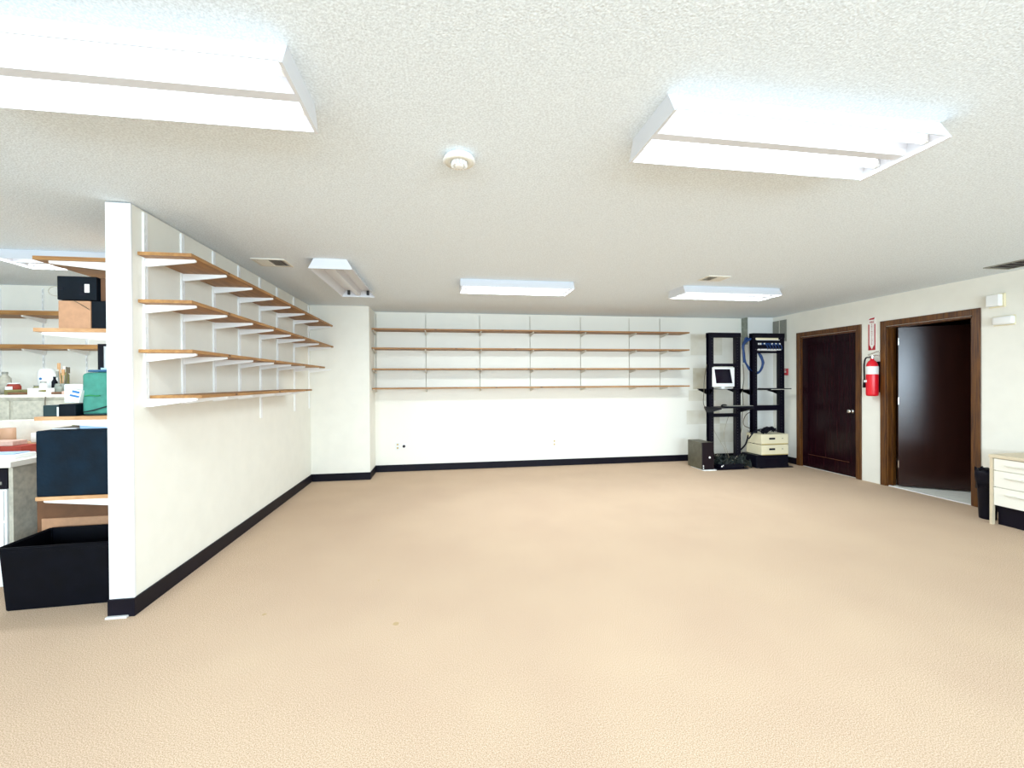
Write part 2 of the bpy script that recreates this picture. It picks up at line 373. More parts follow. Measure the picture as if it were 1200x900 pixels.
fixture('lit fluorescent ceiling light in the left room behind the partition', -2.86, 4.13, 0, power=26, Wd=.34)

# smoke detector
t = thing('smoke_detector', 'round white smoke detector alone on the ceiling between the two near lights', 'smoke detector', (.078, 2.07, H))
MB().lathe([(.060, 0), (.070, -.010), (.077, -.026), (.074, -.030), (0, -.031)], seg=40).build('housing', M['white_pl'], t, True)
g = MB()
for k in range(14):
    a = 2*PI*k/14; g.box(.026, .038, -.003, .003, -.050, -.030, mt=Matrix.Rotation(a, 4, 'Z'))
g.lathe([(.022, -.031), (.024, -.046), (.018, -.052), (0, -.053)]).build('sensor_cage', M['white_pl'], t, label='white ribbed sensor cap')
MB().lathe([(.068, -.0305), (.068, -.0325), (.040, -.0325), (.040, -.0305)], seg=40).build('grey_face_ring', M['grille_w'], t, True)

# ceiling registers
def register(label, x0, x1, y0, y1, mat_f, dark=None, n=7, along='x'):
    t = thing('ceiling_vent', label, 'air vent', ((x0+x1)/2, (y0+y1)/2, H)); w, h = (x1-x0)/2, (y1-y0)/2; e = .02
    f = MB(); f.box(-w, w, -h, -h+e, -.008, 0).box(-w, w, h-e, h, -.008, 0).box(-w, -w+e, -h+e, h-e, -.008, 0).box(w-e, w, -h+e, h-e, -.008, 0); f.build('frame', mat_f, t)
    bx(-w+e, w-e, -h+e, h-e, -.003, -.001).build('duct_opening', M['duct'], t)
    for k in range(n):
        mb = MB()
        if along == 'x':
            y = -h+e+(2*h-2*e)*(k+.5)/n; mb.box(-w+e, w-e, -.007, .007, -.0008, .0008, mt=Matrix.Translation((0, y, -.006)) @ Matrix.Rotation(.6, 4, 'X'))
        else:
            x = -w+e+(2*w-2*e)*(k+.5)/n; mb.box(-.007, .007, -h+e, h-e, -.0008, .0008, mt=Matrix.Translation((x, 0, -.006)) @ Matrix.Rotation(-.8 if k < n/2 else .8, 4, 'Y'))
        mb.build('louvre', mat_f if dark is None else dark, t)
register('ceiling air vent beside the partition top, near the unlit fixture', -1.63, -1.36, 4.0, 4.24, M['grille_w'], n=10, along='y')
register('small ceiling air vent above the far right lit fixture', 2.68, 2.93, 4.05, 4.25, M['grille_w'], n=10, along='y')
register('grey ceiling air vent at the right edge above the plan drawers', 5.15, 5.45, 2.75, 3.42, M['grille'], M['grille'], n=9)

# ------------------------------------------------------------------ wall shelving
def upright(label, origin, axis, z0, z1, name='shelf_upright', m=None, w=.034, d=.012, group=None):
    # slotted channel; axis = unit normal of the wall it is screwed to
    t = thing(name, label, 'shelf upright', (origin[0], origin[1], z0), 0, group)
    rz = math.atan2(axis[1], axis[0]); R_ = Matrix.Rotation(rz, 4, 'Z')
    f = MB(); h = z1-z0
    f.box(0, .002, -w/2, w/2, 0, h, mt=R_).box(.002, d, -w/2, -w/2+.005, 0, h, mt=R_).box(.002, d, w/2-.005, w/2, 0, h, mt=R_)
    n = int(h/.06)
    f.box(d-.003, d, -w/2+.005, -.003, 0, h, mt=R_).box(d-.003, d, .003, w/2-.005, 0, h, mt=R_)
    for k in range(n+1): f.box(d-.003, d, -.003, .003, h*k/n-(.012 if k else 0), h*k/n+(.012 if k < n else 0), mt=R_)
    f.build('channel', m or M['white_metal'], t)
    return t
def bracket_mb(L, axis, at, h0=.05, h1=.016, w=.016):
    # pressed steel bracket, top edge at z=at.z, reaching L out from the wall
    rz = math.atan2(axis[1], axis[0]); T_ = Matrix.Translation(at) @ Matrix.Rotation(rz, 4, 'Z')
    f = MB(); q = [(0.012, 0), (L, 0), (L, -h1*.8), (L-.01, -h1), (.03, -h0), (.012, -h0)]
    f.prism([T_ @ Vector((x, -w/2, z)) for x, z in q], (T_.to_3x3() @ Vector((0, w, 0))))
    return f
def wall_shelf(label, name, p0, length, direction, normal, depth, ztop, brackets, Lb, wood, thick=.02, knots=(), group='', bm_=None, gap=.016, seams=()):
    # p0: wall point where the board begins, direction: along the wall
    t = thing(name, label, 'shelf', (p0[0], p0[1], ztop-thick), 0, group)
    D = Vector(direction+(0,)); N = Vector(normal+(0,))
    def wbox(mb, a, b, n0, n1, z0, z1):
        p = D*a+N*n0; q = D*b+N*n1
        mb.box(min(p.x, q.x), max(p.x, q.x), min(p.y, q.y), max(p.y, q.y), z0, z1)
    cuts = [0]+list(seams)+[length]
    for a, b in zip(cuts, cuts[1:]):
        m_ = MB(); wbox(m_, a+.001, b-.001, gap, gap+depth, 0, thick); m_.build('board', wood, t)
    for k, (a, n0, z) in enumerate(knots):
        kk = MB(); wbox(kk, a, a+.025, n0, n0+.001, z, z+.008) if n0 else wbox(kk, a, a+.03, gap+depth, gap+depth+.001, thick*.2, thick*.85)
        kk.build('knot', M['knot'], t)
    for b_ in brackets:
        p = D*b_; bracket_mb(Lb, normal, (p.x, p.y, 0)).build('bracket', bm_ or M['white_metal'], t)
    return t
UY = [2.985, 3.37, 3.79, 4.22, 4.67, 5.12, 5.66, 6.24]
ordn = ['first', 'second', 'third', 'fourth', 'fifth', 'sixth', 'seventh', 'eighth']
for k, y in enumerate(UY):
    upright('white slotted shelf upright on the partition, %s from its near end' % ordn[k], (XP, y), (1, 0), 1.02 if k in (4, 6, 7) else 1.225, 2.42, group='uprights on the partition')
lv = ['topmost', 'second from the top', 'third from the top', 'lowest']
for k, (z, yend) in enumerate([(2.16, 6.28), (1.875, 6.31), (1.575, 5.87), (1.296, 5.31)]):
    ys = 2.90 if k < 3 else 2.998
    br = [y-ys for y in UY if y < yend+.02]
    wall_shelf('long wooden shelf on the right side of the partition, %s' % lv[k], 'wall_shelf', (XP, ys), yend-ys, (0, 1), (1, 0), .292, z, br, .29, M['wood'], group='shelves on the partition', knots=[(.45, 0, 0), (1.3, 0, 0), (2.1, 0, 0)])
tag(bracket_mb(.29, (1, 0), (XP, UY[7], 1.555)).build('shelf_bracket', M['white_metal']), 'bare white bracket sticking out past the far end of the third partition shelf', 'shelf bracket')
UX = [XJ+.02, -.272, .56, 1.368, 2.208, 3.049, 3.596]
lm = ['in the left corner of the back wall', 'second from the left corner of the back wall', 'third from the left corner of the back wall', 'in the middle of the back wall shelves', 'third from the right end of the back wall shelves', 'second from the right end of the back wall shelves', 'nearest the black racks on the back wall']
for k, x in enumerate(UX):
    upright('thin grey shelf upright %s' % lm[k], (x, YB), (0, -1), 1.23, 2.41, w=.012, d=.008, m=M['grille_w'], group='uprights on the back wall')
for k, z in enumerate([2.157, 1.876, 1.572, 1.288]):
    wall_shelf('long wooden shelf on the back wall, %s of its four' % lv[k], 'wall_shelf', (XJ+.006, YB), 3.95-XJ, (1, 0), (0, -1), .292, z, [x-XJ-.004 for x in UX], .27, M['wood_x'], group='shelves on the back wall',
               knots=[(.9+.3*k, 0, 0), (1.9+.2*k, 0, 0), (3.1-.2*k, 0, 0)], seams=(2.43,), bm_=M['grille_w'])

# outlets, round hole
def outlet(label, x, z):
    t = thing('wall_outlet', label, 'outlet', (x, YB, z)); bx(-.035, .035, -.006, 0, -.057, .057, bev=.002).build('cover_plate', M['wall_white'], t)
    for s in (-1, 1): bx(-.013, .013, -.009, -.005, s*.026-.013, s*.026+.013, bev=.002).build('socket', M['cream_d'], t)
outlet('small ivory outlet low on the back wall, left beside the round black hole', -.709, .388)
outlet('small ivory outlet low on the back wall under the middle of the shelves', 1.759, .375)
t = thing('cable_hole', 'small round black cable hole low on the back wall', 'cable hole', (-.614, YB, .385))
MB().lathe([(.032, 0), (.032, -.006), (.022, -.008), (.022, -.004)], (0, 0, 1), seg=20).build('ring', M['wall_white'], t).rotation_euler = (-PI/2, 0, 0)
MB().cyl((0, -.0095, 0), (0, -.002, 0), .021).build('plug', M['duct'], t)

# ------------------------------------------------------------------ relay racks
YR = 6.2
def tray(parent, x0, x1, y0, y1, z, gx, flip=1, name='tray'):
    r = MB(); r.box(x0, x1, y0, y1, z-.006, z); o = r.build(name, M['rack'], parent)
    for x in gx:
        g = MB(); g.prism([(x, y0+.004, z-.006), (x, y1-.004, z-.006), (x, (y1 if flip > 0 else y0)-.004*flip, z-.02), (x, YR-parent.location.y+.04, z-.09), (x, YR-parent.location.y-.04, z-.09), (x, (y0 if flip > 0 else y1), z-.02)], (.004, 0, 0))
        g.build('gusset', M['rack'], o)
def rack(label, x0, x1, bars, h=2.112):
    t = thing('relay_rack', label, 'equipment rack', ((x0+x1)/2, YR, 0)); w = (x1-x0)/2
    for s in (-1, 1):
        p = MB(); xo, xi = s*w, s*(w-.08)
        p.box(min(xo, xi), max(xo, xi), -.036, -.032, .03, h-.0)         # front flange
        p.box(min(xo, xi), max(xo, xi), .032, .036, .03, h-.0)           # rear flange
        p.box(*sorted((xi, xi+s*.005)), -.032, .032, .03, h)             # web
        po = p.build('post', M['rack'], t)
        hl = MB()
        for k in range(44):
            z = .1+k*.045; hl.cyl((s*(w-.055), -.0375, z), (s*(w-.055), -.036, z), .003, seg=6)
        hl.build('bolt_holes', M['grille'], po, kind='stuff')
        f = MB(); f.box(min(xo, xi), max(xo, xi), -.20, .20, 0, .007); f.box(*sorted((xi, xi+s*.006)), -.20, .20, .007, .05)
        f.build('foot', M['rack'], t)
    tb = MB(); tb.box(-w, w, -.045, -.036, h-.07, h).box(-w, w, -.036, .045, h-.008, h).box(-w, w, .036, .045, h-.07, h-.008); tb.build('top_bar', M['rack'], t)
    MB().box(-w, w, -.21, -.036, 0, .012).build('base_bar', M['rack'], t)
    for z0, z1 in bars: MB().box(-w+.01, w-.01, -.042, -.037, z0, z1).box(-w+.01, w-.01, -.037, -.005, z1-.005, z1).build('cross_bar', M['rack'], t)
    return t
r1 = rack('black steel relay rack on the left, holding a white framed monitor', 4.073, 4.618, [(1.585, 1.63), (.795, .85)])
tray(r1, -.26, .26, -.12, .30, 1.235, (-.262, .258), -1)
tray(r1, -.27, .27, -.34, .10, .955, (-.272, .266))
r2 = rack('black steel relay rack on the right, with blue cables at its top', 4.828, 5.392, [(1.795, 1.83), (.884, .966)])
tray(r2, -.25, .26, -.03, .33, 1.215, (-.262, .256), -1)
t = thing('slim_device', 'slim dark device with pale edge lying on the right rack tray', 'device', (5.22, YR-.0, 1.2165))
bx(-.17, .19, -.16, .14, 0, .02, bev=.003).build('case', M['black'], t); MB().box(-.17, .19, -.163, -.16, .0, .007).build('pale_edge', M['grille_w'], t)
# patch panels: separate units bolted in rack 2
def tg(o, l, c, g=None): return tag(o, l, c, g)
pp = thing('patch_panel', 'black patch panel with white ports and blue plugs at the right rack top', 'patch panel', (5.11, YR-.045, 1.905))
bx(-.235, .235, -.006, .09, -.02, .095, bev=.002).build('face', M['black'], pp)
for k in range(12):
    bx(-.20+k*.034, -.178+k*.034, -.012, -.006, .022, .05).build('port', M['white_pl'] if k in (0, 1, 3, 7, 9, 11) else M['blue'], pp)
for k in range(6):
    x = -.1+k*.05; MB().tube([(x, -.012, .03), (x+.01, -.06, .01), (x+.03, -.06, -.035), (x+.06, -.02, -.05)], .006, 6, 4).build('patch_cord', M['blue'], pp, True)
bx(-.235, .235, -.004, .05, -.046, -.022).build('lower_tray', M['rack'], pp)
sw = thing('network_hub', 'thin pale network unit just above the patch panel in the right rack', 'network hub', (5.09, YR-.043, 2.008))
bx(-.21, .19, -.002, .16, 0, .03, bev=.003).build('case', M['cream'], sw); bx(-.2, .21, -.003, .0, -.012, .0).build('mounting_ear', M['white_pl'], sw)
sh = thing('white_label_strip', 'white strip below the patch panel in the right rack', 'label strip', (5.115, YR-.05, 1.845))
bx(-.205, -.165, -.002, .002, -.002, .018).build('short_piece', M['white_pl'], sh); bx(-.15, .205, -.002, .002, -.004, .018).build('long_piece', M['white_pl'], sh)

# monitor on rack 1
mo = thing('monitor', 'square white framed flat monitor with black screen on the left rack tray', 'monitor', (4.325, YR-.02, 1.237), math.radians(6))
bx(-.20, .20, -.02, .022, .03, .335, bev=.008).build('bezel', M['white_pl'], mo)
MB().prism([(-.178, -.0215, .305), (.11, -.0215, .305), (.155, -.0215, .085), (-.145, -.0215, .085)], (0, -.002, 0)).build('screen', M['screen'], mo, label='black screen')
MB().box(-.03, .03, -.0, .03, .004, .10).box(-.1, .1, -.07, .08, 0, .006).build('stand', M['white_pl'], mo)
# keyboard and phone-like handset on the lower tray
kb = thing('keyboard', 'black keyboard lying on the lower tray of the left rack', 'keyboard', (4.42, YR-.24, .957), math.radians(-4))
bx(-.22, .22, -.075, .075, 0, .018, bev=.004).build('case', M['black'], kb)
kk = MB()
for r_ in range(5):
    for c_ in range(15): kk.box(-.205+c_*.0275, -.183+c_*.0275, -.062+r_*.026, -.041+r_*.026, .018, .026)
kk.build('keys', M['grille'], kb, kind='stuff')
ms = thing('computer_mouse', 'black mouse behind the keyboard on the left rack', 'mouse', (4.3, YR-.08, .957))
MB().lathe([(.045, 0), (.05, .012), (.042, .028), (.02, .038), (0, .04)]).build('shell', M['black'], ms, True)
MB().tube([(.04, 0, .01), (.1, .03, .006), (.15, .1, .006), (.16, .16, -.02)], .003, 6).build('mouse_cord', M['black'], ms, True)
# cream desktop cases on black box
ub = thing('battery_backup', 'low black box at the bottom of the right rack', 'battery backup', (5.02, YR-.13, .013))
bx(-.275, .275, -.09, .25, 0, .195, bev=.006).build('case', M['black'], ub); bx(-.12, .12, -.094, -.09, .05, .14).build('front_grille', M['rack'], ub)
for k, (z, l) in enumerate([(.209, 'lower of two cream desktop computers stacked in the right rack'), (.372, 'upper of two cream desktop computers stacked in the right rack')]):
    t = thing('desktop_computer', l, 'computer', (5.055, YR-.15, z), 0, 'cream desktop computers')
    bx(-.23, .235, -.08, .26, 0, .155, bev=.006).build('case', M['cream'], t)
    bx(-.10, .0, -.084, -.08, .075, .103).build('drive_slot', M['black'], t); bx(-.225, .23, -.083, -.08, .0, .012).build('seam', M['cream_d'], t)
    MB().cyl((.13, -.085, .09), (.13, -.08, .09), .006).build('power_button', M['black'], t)
cb = MB(); random.seed(3)
for k in range(12):
    cx, cy = random.uniform(-.05, .05), random.uniform(-.04, .04); r_ = random.uniform(.04, .08)
    cb.tube([(cx+r_*1.3*math.cos(a*PI/5), cy+r_*.8*math.sin(a*PI/5), .03+.045*random.random()+.03*math.sin(a)) for a in range(11)], .007, 6, 3)
cb.tube([(-.02, 0, .05), (-.12, .0, .04), (-.2, -.02, .05), (-.3, 0, .0)], .01, 6); cb.tube([(-.02, 0, .02), (-.12, -.03, .07), (-.24, -.02, .04), (-.33, 0, -.08)], .01, 6)
o = cb.build('cable_bundle', M['black'], None, True); o.location = (5.02, YR-.12, .53); tag(o, 'black cable bundle coiled on top of the cream computers', 'cables')
# blue cable loop
yb = YR-.07
bl = MB()
P = [(4.80, 2.02), (4.745, 1.95), (4.738, 1.80), (4.765, 1.66), (4.87, 1.525), (4.99, 1.485), (5.06, 1.56), (5.075, 1.66), (5.04, 1.75), (4.99, 1.83)]
for k in range(6):
    bl.tube([(x+random.uniform(-.012, .012), YR+.05-(.07 if i in (0,) else 0)+random.uniform(-.012, .012) if i < 4 else YR+.05+random.uniform(-.01, .01), z+random.uniform(-.012, .012)) for i, (x, z) in enumerate(P)], .014, 6, 5)
for k in range(4):
    bl.tube([(4.79+random.uniform(-.02, .02), YR+.05, 2.05), (4.745-.03*random.random(), YR+.06, 1.93), (4.73+.02*random.random(), YR+.05, 1.8), (4.75, YR+.06, 1.62+.05*random.random())], .016, 6, 5)
tag(bl.build('network_cable_bundle', M['blue'], None, True), 'thick bundle of blue network cables looping at the right rack top', 'cables')
for i, (pts, r_, mt_, lab) in enumerate([
    ([(4.74, 1.62), (4.755, 1.4), (4.73, 1.2), (4.74, 1.0), (4.72, .8), (4.71, .6), (4.68, .45), (4.66, .1)], .006, 'wire', 'thin brown wire hanging straight down between the two racks'),
    ([(4.92, .87), (4.80, .82), (4.745, .72), (4.76, .64), (4.84, .60), (4.9, .56)], .006, 'wire', 'brown wire curving out from the right rack post at mid height'),
    ([(4.92, .6), (4.84, .5), (4.78, .34), (4.66, .22), (4.58, .10)], .013, 'black', 'thick black cable sagging between the feet of the two racks'),
    ([(4.48, .79), (4.43, .65), (4.40, .5), (4.42, .35), (4.46, .22), (4.5, .08)], .0035, 'wire_grey', 'pale thin wire hanging inside the left rack, right of centre'),
    ([(4.18, .7), (4.24, .55), (4.33, .4), (4.42, .25), (4.44, .08)], .003, 'wire_grey', 'pale thin wire slanting down inside the left rack'),
    ([(4.14, .72), (4.16, .5), (4.19, .3), (4.25, .15), (4.28, .05)], .008, 'wire', 'brown cord running down inside the left post of the left rack'),
    ([(4.06, 1.62), (4.02, 1.4), (4.01, 1.2), (4.0, 1.02), (4.04, .92)], .005, 'wire', 'thin cord hanging on the outside of the left rack')]):
    mb = MB().tube([(x, YR+.07 if i != 6 else YR, z) for x, z in pts], r_, 6, 6)
    tag(mb.build('hanging_wire', M[mt_], None, True), lab, 'wire')
# cable pile on floor inside rack 1
random.seed(11)
for nm, m_, n, lab, cat in [('cable_tangle', 'wire_green', 75, 'dark tangle of cables heaped on the floor inside the left rack', 'cables'), ('adapter_cords', 'wire_grey', 5, 'few pale cords mixed into the dark cable heap', 'cables')]:
    mb = MB()
    for k in range(n):
        x = random.uniform(-.17, .3); y = random.uniform(-.14, .1); pts = []
        for q in range(7):
            pts.append((x, y, min(.22, .02+abs(random.gauss(.06, .05))))); x = max(-.19, min(.33, x+random.uniform(-.1, .1))); y = max(-.16, min(.14, y+random.uniform(-.07, .07)))
        mb.tube(pts, .009 if nm == 'cable_tangle' else .006, 6, 4)
    o = mb.build(nm, M[m_], None, True); o.location = (4.36, YR-.02, .0); tag(o, lab, cat)
ad = thing('power_strip', 'black power brick lying at the foot of the left rack', 'power strip', (4.36, YR-.16, .013)); bx(-.2, .2, -.03, .09, 0, .07, bev=.006).build('case', M['black'], ad)
MB().box(-.19, -.17, -.034, -.03, .03, .05).box(-.165, -.15, -.034, -.03, .045, .06).build('indicator', M['white_pl'], ad)
# PC tower
pc = thing('computer_tower', 'grey sided computer tower with dark front on the floor left of the racks', 'computer', (3.95, 6.02, 0))
bx(-.10, .095, .0, .37, .015, .425, bev=.004).build('case', M['pc_side'], pc); bx(-.098, .093, -.022, 0, .015, .425, bev=.006).build('front_panel', M['pc_front'], pc)
MB().cyl((.02, -.027, .20), (.02, -.022, .20), .016).build('power_button', M['white_pl'], pc, label='white round button')
MB().box(-.09, -.075, -.024, -.022, .06, .085).box(-.09, -.075, -.024, -.022, .03, .05).build('sticker', M['white_pl'], pc)
bx(-.09, .12, -.045, .30, 0, .015, bev=.003).build('base_stand', M['white_pl'], pc)

# ------------------------------------------------------------------ things on the right wall
def wall_frame(name, lab, cat, y, z): return thing(name, lab, cat, (XR, y, z))
# return grille (two panels)
for k, (ya, yb_, l) in enumerate([(6.53, 6.655, 'left grey louvred wall grille high beside the corner chase'), (6.36, 6.50, 'right grey louvred wall grille high above the alarm pull')]):
    t = wall_frame('wall_grille', l, 'air vent', (ya+yb_)/2, 2.2); w = (yb_-ya)/2
    bx(-.012, 0, -w, w, -.185, .17, bev=.002).build('frame', M['grille'], t)
    for q in range(14): MB().box(-.018, -.012, -w+.012, w-.012, -.165+q*.0235, -.155+q*.0235).build('louvre', M['grille'], t)
t = wall_frame('alarm_pull_station', 'small red alarm pull station between the right rack and first door', 'alarm pull', 6.365, 1.5)
bx(-.03, 0, -.038, .038, -.055, .055, bev=.006).build('body', M['red_dk'], t); MB().box(-.036, -.03, -.022, .022, -.01, .01).box(-.033, -.03, -.02, .02, .025, .034).build('handle', M['sign'], t)
# sign
t = wall_frame('extinguisher_sign', 'white sign with red borders and red arrow on the wall above the extinguisher', 'sign', 4.918, 1.97)
bx(-.004, 0, -.048, .048, -.215, .215).build('plate', M['sign'], t)
MB().box(-.006, -.004, .034, .048, -.15, .13).box(-.006, -.004, -.048, -.034, -.15, .13).build('red_border', M['red_dk'], t)
MB().prism([(-.006, .048, -.15), (-.006, .048, -.215), (-.006, -.048, -.215), (-.006, -.048, -.15), (-.006, -.03, -.15), (-.006, 0, -.205), (-.006, .03, -.15)], (.002, 0, 0)).build('arrow_field', M['red_dk'], t)
MB().prism([(-.006, .03, .205), (-.006, -.04, .215), (-.006, -.03, .19), (-.006, .04, .187)], (.002, 0, 0)).build('top_mark', M['red_dk'], t)
face = Matrix(((0, 0, -1, -.0065), (-1, 0, 0, 0), (0, 1, 0, .155), (0, 0, 0, 1)))
text('FIRE', .034, M['red_dk'], face, t)
text('\n'.join('EXTINGUISHER'), .0235, M['red_dk'], Matrix(((0, 0, -1, -.0065), (-1, 0, 0, 0), (0, 1, 0, -.005), (0, 0, 0, 1))), t)
# extinguisher
t = thing('fire_extinguisher', 'red fire extinguisher with white label band hanging beside the open door', 'fire extinguisher', (XR-.09, 4.84, 1.15))
MB().lathe([(.045, 0), (.062, .008), (.066, .03), (.066, .37), (.058, .42), (.04, .455), (.022, .47), (.022, .49), (0, .49)], seg=28).build('cylinder', M['red'], t, True)
MB().lathe([(.0668, .285), (.0675, .288), (.0675, .385), (.0668, .388)], seg=28).build('label_band', M['paper'], t, True)
MB().cyl((0, 0, .485), (0, 0, .525), .017).build('valve', M['chrome'], t)
MB().tube([(0, .02, .52), (0, .05, .54), (0, .0, .555), (0, -.06, .575), (0, -.1, .58)], .007, 6).tube([(0, .02, .515), (0, -.05, .53), (0, -.09, .52)], .007, 6).build('handle', M['chrome'], t, True)
MB().tube([(0, .02, .505), (-.01, .075, .50), (-.01, .098, .42), (-.01, .098, .30), (-.01, .095, .20)], .009, 8).cyl((-.01, .095, .22), (-.01, .095, .11), .014, .02).build('hose', M['black'], t, True)
MB().box(-.070, -.064, .015, .05, .18, .21).build('tag_mark', M['paper'], t)
MB().box(.065, .09, -.04, .04, .05, .45).build('wall_hook', M['black'], t)
# emergency fixture and smooth oval
t = wall_frame('emergency_horn', 'white box horn high on the wall right of the open door', 'alarm horn', 3.60, 2.165)
bx(-.075, -.02, -.05, .055, -.06, .06, bev=.006).build('body', M['white_pl'], t); bx(-.02, 0, -.065, .065, -.07, .07, bev=.004).build('back_plate', M['cream'], t)
t = wall_frame('wall_sensor', 'oval white sensor just below the horn right of the open door', 'sensor', 3.545, 1.955)
MB().box(-.06, -.012, -.095, .075, -.042, .042, bev=.018).build('cover', M['white_pl'], t, True); bx(-.012, 0, -.085, .085, -.05, .05, bev=.003).build('back_plate', M['cream'], t)

# ------------------------------------------------------------------ plan drawers desk, bin
t = thing('drawer_desk', 'ivory drawer desk with tan top at the right edge', 'desk', (5.08, 3.32, 0))
LY = 1.55
bx(-.012, .50, -LY, .005, .628, .658, bev=.003).build('desk_top', M['desk_top'], t)
[bx(xx, xx+.03, yy, yy+.022, 0, .628).build('leg', M['desk_top'], t) for xx in (-.004, .46) for yy in (-.022, -LY)]
bx(.02, .49, -LY+.03, -.03, .185, .62).build('carcass', M['desk_wh'], t)
for k, (z0, z1) in enumerate([(.515, .622), (.36, .508), (.187, .353)]):
    d = bx(.002, .02, -.72, -.026, z0, z1, bev=.003).build('drawer', M['desk_wh'], t)
    bx(-.014, .004, -.45, -.11, z1-.062, z1-.05, bev=.003).build('pull', M['grille_w'], d)
    d = bx(.002, .02, -LY+.028, -.728, z0, z1, bev=.003).build('drawer', M['desk_wh'], t)
    bx(-.014, .004, -1.42, -.9, z1-.062, z1-.05, bev=.003).build('pull', M['grille_w'], d)
bx(.06, .45, -LY+.05, -.024, .0, .185).build('under_desk_shade', M['rubber'], t)  # black block standing in for the shaded open space below the drawers
t = thing('waste_bin', 'black bin with a bulging liner between the open door and drawer desk', 'bin', (5.245, 3.445, 0))
b_ = MB(); b_.lathe([(.058, 0), (.062, .01), (.075, .42), (.078, .43), (.073, .43), (.058, .02), (0, .02)], seg=24).build('body', M['black'], t, True)
l_ = MB(); random.seed(5)
l_.lathe([(.076, .30), (.083, .36), (.092, .44), (.085, .485), (.07, .46), (.055, .38), (0, .36)], seg=24)
for v in l_.bm.verts: v.co += Vector((random.uniform(-.01, .01), random.uniform(-.01, .01), random.uniform(-.018, .018)))
l_.build('bin_liner', M['black'], t, True)

# ------------------------------------------------------------------ left side of partition: deep shelves and their load
SY = 2.93
for k, (z, n_) in enumerate([(2.122, 'topmost'), (1.70, 'second from the top'), (1.178, 'third down, with teal bag'), (.706, 'lowest, under the navy box')]):
    wall_shelf('deep pine shelf on the left face of the partition, %s' % n_, 'wall_shelf', (XPL, SY), 2.45, (0, 1), (-1, 0), .41, z, [.03, .9, 1.8], .40 if k else .36, M['wood_pale'] if k else M['wood_x'], thick=.022, group='deep shelves behind the partition')
for k, y in enumerate((SY+.03, SY+.93, SY+1.83)):
    upright('white shelf upright on the hidden left face of the partition, %s from the near end' % ordn[k], (XPL, y), (-1, 0), .55, 2.41, group='uprights behind the partition')

def box_thing(name, label, cat, x0, x1, y0, y1, z0, z1, m_, lid=None, group=None, rz=0):
    t = thing(name, label, cat, ((x0+x1)/2, (y0+y1)/2, z0), rz, group); w, d, h = (x1-x0)/2, (y1-y0)/2, z1-z0
    bx(-w, w, -d, d, 0, h, bev=.004).build('body', m_, t)
    return t, w, d, h
S2 = 1.7005
t, w, d, h = box_thing('cardboard_box', 'tan cardboard box under the blue-black box on the second partition shelf', 'box', -2.265, -2.096, 2.96, 3.22, S2, 1.868, M['card'])
MB().tube([(.0, -d-.004, h), (.05, -d-.006, h-.03), (w, -d-.005, h-.055)], .002, 6).build('loose_string', M['wire'], t)
t, w, d, h = box_thing('black_box', 'black box right of the tan cardboard box, against the partition', 'box', -2.092, -1.97, 2.96, 3.25, S2, 1.868, M['navy2']); MB().box(-w+.01, w-.01, -d+.01, d-.01, h, h+.002).build('lid', M['black'], t)
t, w, d, h = box_thing('storage_box', 'blue-black box with white label on top of the tan cardboard box', 'box', -2.266, -2.06, 2.955, 3.20, 1.872, 2.013, M['navy2'])
MB().box(.042, .067, -d-.002, -d, .045, .095).build('label_sticker', M['paper'], t, label='white label'); MB().cyl((.028, -d-.003, .07), (.028, -d, .07), .012).build('finger_hole', M['black'], t)
MB().box(.013, .05, -d-.0015, -d, .03, .05).box(-.1, -.07, -d-.0015, -d, .06, .075).build('dark_marking', M['black'], t)
box_thing('brown_box', 'brown cardboard box beside the labelled blue-black box, against the partition', 'box', -2.056, -1.965, 2.98, 3.24, 1.872, 2.012, M['card_dk'])
lp_ = MB().tube([(.045*math.cos(a*PI/6), 0, .03*math.sin(a*PI/6)) for a in range(12)], .0018, 6).build('wire_loop', M['wire_grey'], None, True); lp_.location = (-2.30, 3.0, 1.93); tag(lp_, 'thin wire loop poking out left of the blue-black box', 'wire')
# shelf 3
S3 = 1.1785
t = thing('teal_bag', 'teal green cloth bag with dark cord standing on the third partition shelf', 'bag', (-2.075, 3.06, S3))
b_ = MB(); b_.box(-.092, .088, -.075, .1, 0, .262, bev=.022)
for v in b_.bm.verts: v.co.x += .006*math.sin(v.co.z*30+v.co.y*20); v.co.y += .004*math.sin(v.co.x*40)
b_.build('body', M['teal'], t, True)
MB().tube([(-.075, -.083, .022), (-.03, -.084, .03), (.02, -.084, .045), (.088, -.084, .065)], .004, 6).tube([(-.07, -.083, .008), (0, -.083, .006), (.088, -.083, .008)], .005, 6).build('cord', M['teal_dk'], t, True)
MB().tube([(-.07, -.082, .118), (-.04, -.083, .122), (-.01, -.083, .118), (.012, -.083, .12)], .0035, 6).build('green_mark', M['green'], t, True)
t = thing('blue_tray', 'blue plastic tray lying on top of the teal bag', 'tray', (-2.07, 3.07, S3+.264))
bx(-.07, .09, -.07, .07, 0, .014, bev=.004).build('tray_base', M['bluelid'], t); MB().box(-.01, .05, -.06, .05, .014, .026).build('pale_insert', M['paleblue'], t); MB().cyl((-.075, -.02, .008), (-.10, -.03, .006), .004).build('tab', M['bluelid'], t)
t = thing('picture_frame', 'black framed white panel standing behind the teal bag', 'frame', (-2.165, 3.24, S3))
f = MB(); f.box(-.09, -.062, 0, .03, 0, .455).box(-.062, .075, 0, .03, .44, .455).box(-.062, .075, 0, .03, 0, .03); f.build('frame_border', M['black'], t)
MB().box(-.062, .075, .01, .02, .03, .44).build('white_panel', M['paper'], t)
t, w, d, h = box_thing('white_box', 'white carton standing left of the striped carton on the third shelf', 'box', -2.33, -2.225, 3.08, 3.2, S3+.075, S3+.19, M['paper'])
